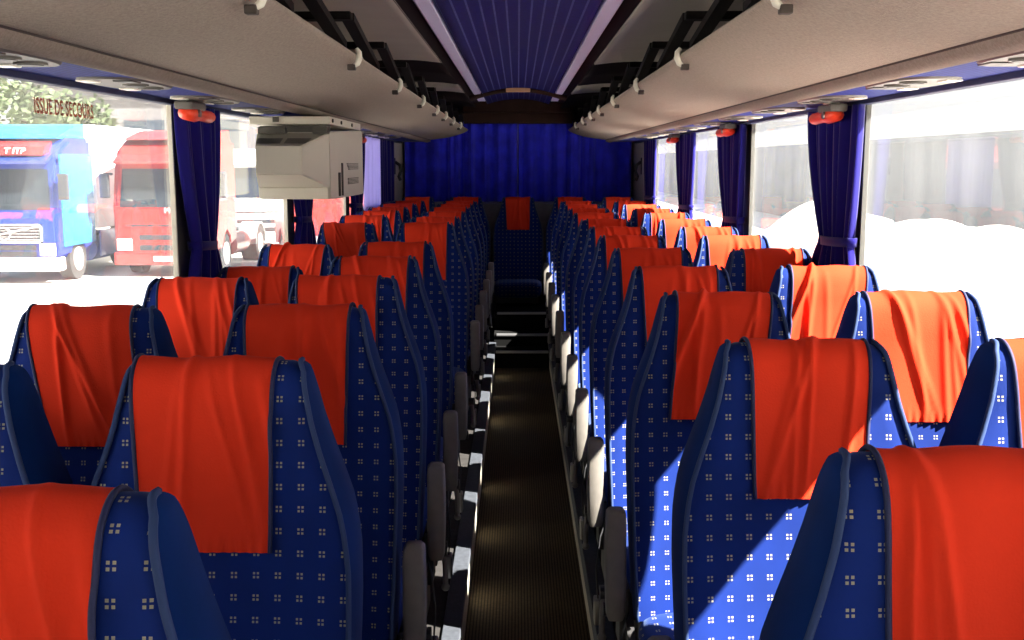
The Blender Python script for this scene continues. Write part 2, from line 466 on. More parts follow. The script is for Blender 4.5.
ORD = ['first', 'second', 'third', 'fourth', 'fifth', 'sixth', 'seventh', 'eighth', 'ninth', 'tenth', 'eleventh', 'twelfth']
ZT = EYE-.333
L_ROWS = [1.06, 1.81, 2.50, 3.16, 3.82, 4.52, 6.0, 6.66, 7.40, 8.12, 8.80, 9.50]
R_ROWS = [1.22, 2.00, 2.75, 3.45, 4.20, 4.94, 5.62, 6.40, 7.20, 7.92, 8.65, 9.45]
LC = [0, 0, 2, 0, 5, 2, 2, 5, 1, 2, 5, 2]; LW = [0, 0, 3, 5, 2, 4, 3, 2, 1, 5, 2, 1]
RC = [1, 6, 4, 2, 2, 5, 5, 1, 2, 5, 2, 1]; RW = [1, 2, 5, 4, 1, 2, 5, 2, 1, 5, 2, 4]
dl = {1: (1.77, ZT), 2: (2.48, ZT), 3: (3.28, ZT-.020), 4: (4.06, ZT-.060), 5: (4.73, ZT-.026), 6: (6.16, ZT-.01), 7: (6.84, ZT), 8: (7.52, ZT)}
dr = {1: (1.93, ZT+.014, .995), 2: (2.70, ZT+.008, .99), 3: (3.47, ZT, .985), 4: (4.20, ZT-.002, .975)}
for i, d in enumerate(L_ROWS):
    make_seat(-.505, d, ZT, -1, True, LC[i], f'blue dotted seat with red cover beside the gangway, {ORD[i]} row of the monitor side', 'seats beside the gangway on the monitor side')
    if i:
        dd, zz = dl.get(i, (d+.02*((i*7) % 3-1), ZT))
        make_seat(-.985 if i < 3 else -.968, dd, zz, -1, False, LW[i], f'blue dotted seat with red cover against the truck-side windows, {ORD[i]} row from camera', 'seats along the truck-side windows')
for i, d in enumerate(R_ROWS):
    make_seat(.53 if i == 1 else .515, d, ZT, 1, True, RC[i], f'blue dotted seat with red cover beside the gangway, {ORD[i]} row of the sunny side', 'seats beside the gangway on the sunny side')
    if i:
        dd, zz, xx = dr.get(i, (d, ZT, .982))
        make_seat(xx, dd, zz, 1, False, RW[i], f'blue dotted seat with red cover against the sunny pale windows, {ORD[i]} row from camera', 'seats along the sunny windows')
for k, (x, lb) in enumerate([(-.962, 'rear bench seat in the corner below the truck-side end of the back curtain'), (-.50, 'rear bench seat between the truck-side corner seat and the centre seat'),
                             (0, 'centre seat of the rear bench, red cover, at the end of the gangway'), (.50, 'rear bench seat between the centre seat and the sunny corner seat'),
                             (.962, 'rear bench seat in the corner below the sunny end of the back curtain')]):
    o = make_seat(x, 10.45, ZT+.004, 1, False, (2, 5, 2, 5, 2)[k], lb, 'rear bench seats')

# ------------------------------------------------------------------ floor, platforms, steps
def struct(b, name, mats, parent=None, smooth=None): return tag(b.build(name, mats, parent, smooth), kind='structure')
AL, AR = -.205, .275
b = MB(); b.box(AL, AR, FRONT, 8.9, -.05, 0); struct(b, 'floor', 'aisle_floor')
for s, nm in ((-1, 'floor_platform_left'), (1, 'floor_platform_right')):
    e = AL if s < 0 else AR
    x0, x1 = (-HW, e) if s < 0 else (e, HW)
    b = MB(); b.box(x0, x1, FRONT, REAR, -.05, POD)
    o = struct(b, nm, 'platform')
    b = MB(); b.box(min(e, e-s*.012), max(e, e-s*.012), FRONT, 8.9, 0, POD-.005); struct(b, 'trim_1' if s < 0 else 'trim_2', 'riser_cream')
    b = MB(); b.box(min(e-s*.016, e+s*.045), max(e-s*.016, e+s*.045), FRONT, 9.4, POD-.02 if s < 0 else POD-.07, POD+.012, bev=.004); struct(b, 'trim_3' if s < 0 else 'trim_4', 'edge_strip')
st = empty('gangway_step', (0, 8.9, 0)); tag(st, kind='structure'); st.name = 'floor_steps'
b = MB(); b.box(AL, AR, 8.9, 9.18, -.05, .14); b.box(AL, AR, 9.18, 9.46, -.05, .24); b.box(AL, AR, 9.46, REAR, -.05, .39); b.build('step_block', 'step_shaded', st).location = (0, -8.9, 0)
for y, z in ((8.9, .14), (9.18, .24), (9.46, .39)):
    b = MB(); b.box(AL+.02, AR-.02, y-.012, y+.03, z-.014, z+.004, bev=.003); b.build('step_nosing', 'step_metal', st).location = (0, -8.9, 0)

# ------------------------------------------------------------------ walls, pillars, glass
PIL = [-2.0, -.10, 1.84, 3.76, 5.58, 7.48, 9.42]
ZS, ZW = EYE-.62, EYE+.205
for s, nm in ((-1, 'left'), (1, 'right')):
    x0, x1 = (HW, HW+.05) if s > 0 else (-HW-.05, -HW)
    b = MB(); b.box(x0, x1, FRONT, REAR, 0, ZS); b.box(x0, x1, FRONT, REAR, ZW, EYE+.62)
    b.box(x0, x1, 10.15, REAR, ZS, ZW)
    struct(b, 'wall_'+nm, 'wall_cream')
    b = MB(); b.box(min(s*HW, s*(HW-.006)), max(s*HW, s*(HW-.006)), FRONT, 10.15, POD, ZS-.04); struct(b, 'trim_%d' % (32 if s < 0 else 33), 'wall_dark')  # dark lining added over the lower wall to cut bounced light
    b = MB(); b.box(min(s*HW, s*(HW-.035)), max(s*HW, s*(HW-.035)), FRONT, 10.15, ZS-.03, ZS, bev=.006)
    struct(b, 'trim_%d' % (5 if s < 0 else 6), 'wall_cream')
    for k, y in enumerate(PIL):
        b = MB()
        b.box(min(s*(HW-.008), s*(HW+.008)), max(s*(HW-.008), s*(HW+.008)), y, y+.19, ZS, ZW, 0, bev=.003)
        b.box(min(s*(HW-.012), s*(HW+.004)), max(s*(HW-.012), s*(HW+.004)), y-.006, y+.006, ZS, ZW, 1)
        struct(b, 'trim_%d' % (10+k+(10 if s > 0 else 0)), ['pillar_dark', 'pillar_edge' if s < 0 else 'edge_grey'])
    ys = [FRONT]+PIL+[10.15]
    for k in range(len(ys)-1):
        b = MB(); b.box(min(s*(HW+.001), s*(HW+.005)), max(s*(HW+.001), s*(HW+.005)), ys[k]+(.19 if k else 0), ys[k+1], ZS, ZW)
        w = struct(b, 'window_%d' % (k+1+(10 if s > 0 else 0)), 'window_glass' if s < 0 else 'window_glass_right')
        if s < 0 and k == 3:
            tc = bpy.data.curves.new('lettering', 'FONT'); tc.body = 'ISSUE DE SECOURS'; tc.size = .052; tc.extrude = .0004; tc.offset = .0008; tc.space_character = 1.08
            to = bpy.data.objects.new('tmp', tc); COL.objects.link(to); bpy.context.view_layer.update()
            me = bpy.data.meshes.new_from_object(to); bpy.data.objects.remove(to)
            xs = [v.co.x for v in me.vertices]; wd = max(xs)-min(xs)
            me.materials.clear(); me.materials.append(M['letter_red'])
            lo = ob('lettering', me, w); lo['label'] = 'red-brown ISSUE DE SECOURS lettering on the pane'
            lo.scale = (.375/wd, 1.05, 1); lo.rotation_euler = (PI/2, 0, PI/2); lo.location = (-HW+.0015, 2.715, EYE+.124)
b = MB(); b.box(-HW-.05, HW+.05, REAR, REAR+.05, -.05, EYE+.65); struct(b, 'wall_rear', 'wall_grey')
b = MB(); b.box(-HW, HW, 10.72, REAR, POD, EYE-.395); struct(b, 'trim_7', 'wall_grey')
b = MB(); b.box(-HW-.05, HW+.05, FRONT-.05, FRONT, -.05, .75); b.box(-HW-.05, HW+.05, FRONT-.05, FRONT, EYE+.3, EYE+.65)
struct(b, 'wall_front', 'dark_plastic')
b = MB(); b.box(-HW, HW, FRONT-.03, FRONT-.026, .75, EYE+.3); struct(b, 'window_20', 'window_glass')

# ------------------------------------------------------------------ ceiling
def zc(z): return EYE+z
b = MB()   # roof shell
pts = [(-HW-.05, zc(.40)), (-1.10, zc(.60)), (-.6, zc(.69)), (0, zc(.72)), (.6, zc(.69)), (1.10, zc(.60)), (HW+.05, zc(.40)), (HW+.05, zc(.75)), (-HW-.05, zc(.75))]
b.prism(pts, FRONT-.05, REAR+.05); struct(b, 'ceiling', 'ceiling_dark')
P = []
for i in range(2):
    P.append([((j/8-1)*.272, (FRONT, 9.6)[i], zc(.52+.045*(1-(j/8-1)**2))) for j in range(17)])
cb = ob('ceiling_liner', grid_mesh('ceiling_liner', P, 'ceiling_blue')); tag(cb, kind='structure')
cb.modifiers.new('t', 'SOLIDIFY').thickness = .012
for s in (-1, 1):
    b = MB(); b.prism([(s*.274, zc(.522)), (s*.280, zc(.508)), (s*.325, zc(.502)), (s*.335, zc(.512)), (s*.335, zc(.535)), (s*.274, zc(.535))], FRONT, 8.3)
    o = b.build('ceiling_light', 'lamp_cover'); tag(o, 'pale lavender light strip along the %s edge of the blue ceiling' % ('monitor-side' if s < 0 else 'sunny-side'), 'ceiling light', 'ceiling light strips')
    b = MB(); b.box(-.03, .03, 8.62, 9.1, -.008, .008, bev=.004); o = b.build('ceiling_light', 'lamp_cover'); o.location = (s*.300, 0, zc(.512))
    tag(o, 'short light strip behind the ceiling hoop, %s' % ('on the monitor side' if s < 0 else 'on the sunny side'), 'ceiling light', 'short ceiling lights')
    pr = [(s*.337, zc(.520)), (s*.40, zc(.515)), (s*.405, zc(.53)), (s*.337, zc(.54))]
    b = MB(); b.prism(pr, FRONT, 9.6); struct(b, 'trim_8' if s < 0 else 'trim_9', 'ceiling_dark')
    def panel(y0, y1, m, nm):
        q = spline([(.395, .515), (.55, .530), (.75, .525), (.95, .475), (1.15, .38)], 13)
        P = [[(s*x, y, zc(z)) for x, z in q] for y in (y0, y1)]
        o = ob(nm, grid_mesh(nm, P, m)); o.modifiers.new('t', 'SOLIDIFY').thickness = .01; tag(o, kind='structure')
    panel(FRONT, 5.75, 'ceiling_panel', 'ceiling_panel'); panel(5.76, 7.3, 'ceiling_dark', 'ceiling_panel'); panel(7.31, 8.2, 'ceiling_panel', 'ceiling_panel'); panel(8.21, REAR, 'ceiling_dark', 'ceiling_panel')  # the black panels paint in the dark of unlit recesses
# hoop with a little plate, and the brown header over the back curtain
hp = empty('ceiling_hoop', (0, 8.2, zc(.5))); tag(hp, 'dark brown arched hoop across the ceiling carrying a tan plate', 'hoop')
pts = [(x, 0, .055-.055*(x/.36)**2*1.25-.01) for x in [(-.36+.72*i/16) for i in range(17)]]
b = MB(); b.tube(pts, .026, 10, flat=.9); b.build('arch', 'header_brown', hp, 60)
b = MB(); b.box(-.09, .09, -.032, -.020, .020, .052, bev=.004); b.build('name_plate', 'tan_plate', hp)
b = MB(); q = []
for i in range(17):
    x = -.52+1.04*i/16; q.append((x, zc(.375+.0*x)))
top = [(x, zc(.60)) for x in (.52, -.52)]
b.prism(q+top, 10.5, 10.6); b.box(-.52, .52, 10.3, 10.5, zc(.47), zc(.60), bev=.02)
struct(b, 'ceiling_header', 'header_brown')
b = MB(); b.box(-1.17, 1.17, REAR-.12, REAR-.02, zc(.40), zc(.66)); struct(b, 'wall_rear_top', 'ceiling_dark')

# ------------------------------------------------------------------ luggage racks
RE = 11.0
for s in (-1, 1):
    sd = 'monitor side' if s < 0 else 'sunny side'
    r = empty('luggage_rack', (0, 0, zc(.2))); tag(r, f'long grey carpeted overhead luggage rack along the {sd}', 'luggage rack', 'overhead luggage racks')
    face = spline([(.882, .232), (.86, .232), (.80, .240), (.70, .254), (.60, .280), (.545, .300), (.516, .314), (.502, .326), (.505, .335), (.52, .337), (.535, .331), (.58, .31), (.66, .295), (.80, .285), (1.0, .275), (1.19, .275)], 61)
    P = [[(s*x, y, z-.2) for x, z in face] for y in (FRONT, -1, 1, 3, 5, 7, 9, RE)]
    o = ob('rack_face', grid_mesh('rack_face', P, 'carpet_grey'), r)
    b = MB(); b.prism([(s*x, z-.2) for x, z in face[::2]]+[(s*1.19, .01), (s*.882, .01)], RE-.004, RE+.004); b.build('end_cap', 'carpet_grey', r)
    lip = spline([(.875, .236), (.882, .222), (.895, .209), (.915, .203), (.935, .206), (.945, .214)], 15)
    P = [[(s*x, y, z-.2) for x, z in lip] for y in (FRONT, 0, 3, 6, 9, RE)]
    ob('rack_lip', grid_mesh('rack_lip', P, 'lip_grey'), r)
    b = MB(); b.tube([(s*.879, FRONT, .033), (s*.879, RE, .033)], .0055, 6); b.build('seam', 'groove', r, 60)
    b = MB(); b.box(min(s*.93, s*1.2), max(s*.93, s*1.2), FRONT, RE, .012, .03); b.build('lower_panel', 'panel_blue', r)
    b = MB(); b.box(min(s*1.165, s*1.2), max(s*1.165, s*1.2), FRONT, RE, -.004, .013, bev=.003); b.build('curtain_rail', 'cover_trim', r)
    # hooks over the front edge
    for y in [2.15+.0, 3.42, 4.62, 5.75, 6.75, 7.55, 8.45, 9.5]:
        b = MB(); pp = [(s*.500, 0, .150), (s*.492, 0, .138), (s*.491, 0, .120), (s*.498, 0, .104), (s*.510, 0, .096)]
        b.tube(pp, [.008, .012, .013, .012, .008], 8, flat=.75)
        h = b.build('hook', 'wall_cream', r, 60); h.location.y = y
        b = MB(); b.box(min(s*.503, s*.528), max(s*.503, s*.528), -.012, .012, .084, .102, bev=.003); t = b.build('hook_tip', 'groove', h)
    # black rail: slanting bars held by cross brackets
    for k in range(-3, 9):
        y = 3.46+.84*k
        b = MB(); b.box(min(s*.515, s*.72), max(s*.515, s*.72), y-.045, y+.02, .238, .262, bev=.004); b.build('bracket', 'black', r)
        b = MB(); n = 2
        p0 = Vector((s*.530, y, .250)); p1 = Vector((s*.575, y+.98, .180))
        bb = bmesh.new(); w = .019; h = .012
        vs = [bb.verts.new(p+Vector((dx, 0, dz))) for p in (p0, p1) for dx, dz in ((-w, -h), (w, -h), (w, h), (-w, h))]
        for f in ((0, 1, 2, 3), (7, 6, 5, 4), (0, 4, 5, 1), (1, 5, 6, 2), (2, 6, 7, 3), (3, 7, 4, 0)): bb.faces.new([vs[i] for i in f])
        bmesh.ops.recalc_face_normals(bb, faces=bb.faces); b.add(bb); b.build('rail', 'black', r)

# ------------------------------------------------------------------ service units under the racks
def unit_proto():
    o = empty('service_unit')
    b = MB(); bb = bmesh.new()
    out = []
    for k in range(32):
        t = 2*PI*k/32; ct, stt = math.cos(t), math.sin(t)
        out.append((.090*math.copysign(abs(ct)**.7, ct), .21*math.copysign(abs(stt)**.7, stt)))
    a = [bb.verts.new((x, y, 0)) for x, y in out]; c = [bb.verts.new((x*.94, y*.97, -.006)) for x, y in out]
    for k in range(32): bb.faces.new((a[k], a[(k+1) % 32], c[(k+1) % 32], c[k]))
    bb.faces.new(c[::-1]); bb.faces.new(a); bmesh.ops.recalc_face_normals(bb, faces=bb.faces)
    b.add(bb); b.build('housing', 'unit_grey', o, 40)
    for x, y in ((-.03, -.10), (-.03, .02)):
        b = MB(); b.cyl((x, y, -.005), (x, y, -.011), .034, 20); n = b.build('air_nozzle', 'unit_grey', o, 40)
        b = MB(); b.cyl((x, y, -.010), (x, y, -.0125), .027, 20); b.build('nozzle_opening', 'unit_hole', n, 40)
    for x, y in ((.045, -.15), (.045, .15)):
        b = MB(); b.box(x-.022, x+.022, y-.03, y+.03, -.010, -.005, bev=.003); b.build('reading_lamp', 'unit_lamp', o)
    b = MB(); b.box(-.07, -.02, .09, .16, -.009, -.005, bev=.003); b.build('speaker_grille', 'unit_hole', o)
    return o
def copy_tree(o, parent=None):
    c = o.copy(); COL.objects.link(c); c.parent = parent
    for ch in o.children: copy_tree(ch, c)
    return c
proto = unit_proto(); first = True
for s in (-1, 1):
    for k in range(11):
        o = proto if first else copy_tree(proto); first = False
        o.location = (s*1.045, 1.45+.745*k, zc(.2125)); o.rotation_euler = (0, 0, 0 if s > 0 else PI)
        tag(o, f'grey oval air and reading light unit under the {"sunny-side" if s > 0 else "monitor-side"} rack, {(ORD+["twelfth"])[k]} from the camera', 'service unit', 'service units under the racks')

# ------------------------------------------------------------------ hammers
def hammer(x, y, s, label):
    o = empty('emergency_hammer', (x, y, zc(.205))); tag(o, label, 'emergency hammer', 'emergency hammers above the curtains')
    b = MB(); b.box(-.03, .03, -.15, .02, -.030, -.002, bev=.008); b.build('holder', 'unit_grey', o)
    b = MB(); pts = [(0, -.13, -.034), (0, -.11, -.040), (0, -.03, -.042), (0, .0, -.037), (0, .03, -.040), (0, .14, -.044), (0, .165, -.040)]
    b.tube(pts, [.012, .024, .026, .017, .021, .022, .010], 12, flat=1.25); b.build('handle', 'hammer_red', o, 60)
    b = MB(); b.cyl((-.035, -.07, -.040), (.035, -.07, -.040), .013, 12); b.build('hammer_head', 'steel', o, 60)
for s in (-1, 1):
    for k, y in enumerate((3.72, 5.62, 7.6)):
        y += .20 if s > 0 else .03
        hammer(s*1.10, y, s, f'orange-red escape hammer above the {("nearest", "next", "rear")[k]} {"sunny" if s > 0 else "truck"}-side curtain')

# ------------------------------------------------------------------ curtains
def curtain(s, y0, y1, t0, t1, b0, b1, ztie, label, seed, zbot=-.64, x=1.16, m='curtain'):
    o = empty('window_curtain', (s*x, (t0+t1)/2, zc(ztie))); tag(o, label, 'curtain', 'blue window curtains')
    r = random.Random(seed); NV, NU = 34, 64; P = []
    phs = r.uniform(0, 6)
    zt = .198
    for i in range(NV+1):
        z = zt+(zbot-zt)*i/NV
        if z > ztie:
            f = (zt-z)/(zt-ztie); f2 = f**1.7
            a = y0+(t0-y0)*f2; c = y1+(t1-y1)*f2
        else:
            f = min(1, (ztie-z)/.14); f2 = math.sin(f*PI/2)
            a = t0+(b0-t0)*f2; c = t1+(b1-t1)*f2
        row = []
        w = c-a
        amp = .012+.008*min(1, .3/w)*abs(w)/.3
        for j in range(NU+1):
            u = j/NU
            y = a+w*u+.006*math.sin(u*23+phs)
            xx = amp*math.sin(2*PI*7*u+phs+.8*math.sin(u*5+phs))+.008*math.sin(2*PI*3*u+1.3)+.02*math.sin(PI*u)*(1-w/.7)
            row.append((-s*xx, y-(t0+t1)/2, z-ztie))
        P.append(row)
    ob('cloth', grid_mesh('cloth', P, m), o).modifiers.new('t', 'SOLIDIFY').thickness = .003
    b = MB(); pts = []
    w = (t1-t0)/2+.008
    for k in range(17):
        t = 2*PI*k/16; pts.append((.038*math.sin(t), w*math.cos(t), -.006*math.cos(t)))
    bb = bmesh.new(); ra = [bb.verts.new((p[0], p[1], p[2]-.016)) for p in pts[:-1]]; rb = [bb.verts.new((p[0]*1.04, p[1]*1.03, p[2]+.016)) for p in pts[:-1]]
    for k in range(16): bb.faces.new((ra[k], ra[(k+1) % 16], rb[(k+1) % 16], rb[k]))
    b.add(bb); q = b.build('tieback', m, o, 180); q.modifiers.new('t', 'SOLIDIFY').thickness = .004
    return o
curtain(-1, 1.80, 2.36, 1.9, 2.15, 1.85, 2.25, -.30, 'deep blue tied curtain at the near frame edge before the escape window', 1)
curtain(-1, 3.72, 4.22, 3.86, 4.08, 3.80, 4.16, -.30, 'deep blue tied curtain between the escape window and the monitor', 2)
curtain(-1, 5.52, 6.1, 5.70, 5.95, 5.62, 6.05, -.30, 'deep blue tied curtain showing beneath the hanging monitor', 3)
curtain(-1, 7.5, 8.1, 7.6, 7.9, 7.55, 8.0, -.30, 'deep blue tied curtain just behind the monitor side panel', 4)
curtain(-1, 9.12, 10.1, 9.14, 10.05, 9.12, 10.08, -.35, 'deep blue curtain drawn beside the one painted as lit at the last truck-side window', 5)
curtain(-1, 8.22, 9.10, 8.22, 9.08, 8.22, 9.08, -.35, 'curtain painted pale lavender as if lit from outside, drawn over the last truck-side window', 15, m='curtain_lit')
curtain(1, 1.82, 2.30, 1.86, 2.06, 1.84, 2.16, -.28, 'deep blue tied curtain at the sunny window outside the frame edge', 6)
curtain(1, 3.70, 4.32, 3.76, 4.08, 3.72, 4.2, -.28, 'large deep blue tied curtain on the nearest visible sunny-side pillar', 7)
curtain(1, 5.60, 6.25, 5.64, 6.0, 5.6, 6.1, -.30, 'deep blue tied curtain on the middle sunny-side pillar', 8)
curtain(1, 7.2, 7.95, 7.3, 7.7, 7.25, 7.85, -.30, 'deep blue tied curtain on the third sunny-side pillar', 9)
curtain(1, 9.25, 9.95, 9.3, 9.8, 9.25, 9.9, -.30, 'deep blue curtain on the last sunny-side pillar before the cream panel', 10)
# back curtain: two halves
for s in (-1, 1):
    P = []; NU = 150; r = random.Random(20+s)
    ph = [r.uniform(0, 6) for _ in range(5)]
    ztp, zbt = zc(.42), zc(-.40)
    for i in range(13):
        z = ztp+(zbt-ztp)*i/12
        row = []
        for j in range(NU+1):
            u = j/NU; xx = s*(.003+(1.165-.003)*u)
            yy = .026*math.sin(44*u+ph[0]+1.2*math.sin(7*u+ph[1]))+.016*math.sin(97*u+ph[2])*(.5+.5*math.sin(9*u+ph[3]))+.01*math.sin(19*u+ph[4]+i*.15)
            row.append((xx, REAR-.20+yy*(1.0+.5*i/12), z))
        P.append(row)
    o = ob('rear_window_curtain', grid_mesh('rear_window_curtain', P, 'curtain_rear')); o.modifiers.new('t', 'SOLIDIFY').thickness = .003
    tag(o, 'pleated royal blue back window curtain, %s half' % ('monitor-side' if s < 0 else 'sunny-side'), 'curtain', 'back window curtains')
# coat hooks on the rear side panels
for s in (-1, 1):
    o = empty('coat_hook', (s*HW, 10.6, zc(-.05))); tag(o, 'dark coat hook on the cream panel at the %s rear corner' % ('monitor-side' if s < 0 else 'sunny-side'), 'coat hook', 'coat hooks')
    b = MB(); b.box(-.008 if s > 0 else 0, 0 if s > 0 else .008, -.03, .03, -.06, .10, bev=.002); b.build('plate', 'dark_plastic', o)
    b = MB(); b.tube([(-s*.006, 0, .06), (-s*.05, 0, .03), (-s*.06, 0, -.03), (-s*.04, 0, -.08), (-s*.055, 0, -.12)], .016, 8); b.build('hook', 'dark_plastic', o, 60)

# ------------------------------------------------------------------ hanging monitor
mo = empty('hanging_monitor', (-.925, 4.48, zc(.20))); tag(mo, 'cream tube monitor hanging below the rack, its back to the camera', 'monitor')
def loft(rings, name, m, parent, caps=True):
    bb = bmesh.new(); R = [[bb.verts.new(p) for p in ring] for ring in rings]
    n = len(R[0])
    for i in range(len(R)-1):
        for k in range(n): bb.faces.new((R[i][k], R[i][(k+1) % n], R[i+1][(k+1) % n], R[i+1][k]))
    if caps: bb.faces.new(R[0]); bb.faces.new(R[-1][::-1])
    bmesh.ops.recalc_face_normals(bb, faces=bb.faces)
    bmesh.ops.bevel(bb, geom=bb.edges[:], offset=.004, segments=2, affect='EDGES')
    b = MB(); b.add(bb); return b.build(name, m, parent)
def rect(x0, x1, z0, z1, y): return [(x0, y, z0), (x1, y, z0), (x1, y, z1), (x0, y, z1)]
# skirt (bottom lip) leans out towards the camera, the tube hump in the middle
loft([rect(-.145, .152, -.345, -.075, .0), rect(-.150, .158, -.350, -.070, .10), rect(-.155, .165, -.35, -.045, .86)], 'casing', 'monitor', mo)
loft([rect(-.105, .075, -.245, -.135, -.20), rect(-.145, .152, -.300, -.078, .002)], 'tube_housing', 'monitor', mo)
loft([rect(-.140, .146, -.348, -.300, -.006), rect(-.142, .150, -.348, -.296, .02)], 'lower_skirt', 'monitor', mo)
b = MB()
for x0, x1 in ((-.110, -.015), (.0, .085)):
    bb = bmesh.new(); vs = [bb.verts.new(p) for p in ((x0*1.0, -.17, -.124), (x1, -.17, -.124), (x1*1.15, -.09, -.101), (x0*1.12, -.09, -.101))]
    bb.faces.new(vs); bmesh.ops.solidify(bb, geom=bb.faces[:], thickness=.003); b.add(bb)
b.build('vent', 'monitor_vent', mo)
b = MB(); b.box(-.13, -.02, -.05, .02, -.082, -.055, bev=.003); b.box(.09, .15, -.04, .02, -.082, -.05, bev=.003); b.box(-.13, .15, .0, .04, -.075, -.05); b.build('socket_recess', 'monitor_dark', mo)
b = MB(); b.box(-.17, .16, -.02, .84, -.044, -.012, bev=.004); b.build('ceiling_bracket', 'monitor', mo)
b = MB()
for y in (.03, .25, .55): b.cyl((.158, y, -.028), (.166, y, -.028), .008, 10)
for x in (-.06,): b.box(x-.012, x+.012, -.03, -.018, -.035, -.014)
b.build('bracket_screw', 'monitor_dark', mo)
b = MB()
for k in range(5):
    b.box(.160, .166, .38+.01*k, .70, -.205-.006*k, -.202-.006*k); b.box(.160, .166, .40, .70, -.270-.006*k, -.267-.006*k)
b.box(.158, .1655, .24, .26, -.34, -.20); b.box(.158, .167, .16, .18, -.34, -.24)
b.build('side_vent', 'monitor_dark', mo)
b = MB(); b.box(-.13, .14, .858, .866, -.33, -.07, bev=.003); b.build('screen', 'truck_glass', mo)

# ------------------------------------------------------------------ outside
GZ = -1.1
def gq(name, b, m): return tag(b.build(name, m), kind='structure')
b = MB(); b.box(-110, 110, -60, 170, GZ-.1, GZ); gq('ground', b, 'ground')
def wheel(parent, x, y, z, r, w):
    b = MB(); b.cyl((x-w/2, y, z), (x+w/2, y, z), r, 24); t = b.build('wheel', 'tyre', parent, 40)
    b = MB(); b.cyl((x-w/2-.02, y, z), (x+w/2+.02, y, z), r*.58, 20); q = b.build('rim', 'rim', t, 40)
    return t
def text_part(body, size, mname, parent, loc, rot, name='lettering', align='CENTER'):
    tc = bpy.data.curves.new('lettering', 'FONT'); tc.body = body; tc.size = size; tc.extrude = .004; tc.align_x = align; tc.offset = size*.01
    to = bpy.data.objects.new('tmp', tc); COL.objects.link(to); bpy.context.view_layer.update()
    me = bpy.data.meshes.new_from_object(to); bpy.data.objects.remove(to)
    me.materials.clear(); me.materials.append(M[mname]); o = ob(name, me, parent); o.location = loc; o.rotation_euler = rot
    return o
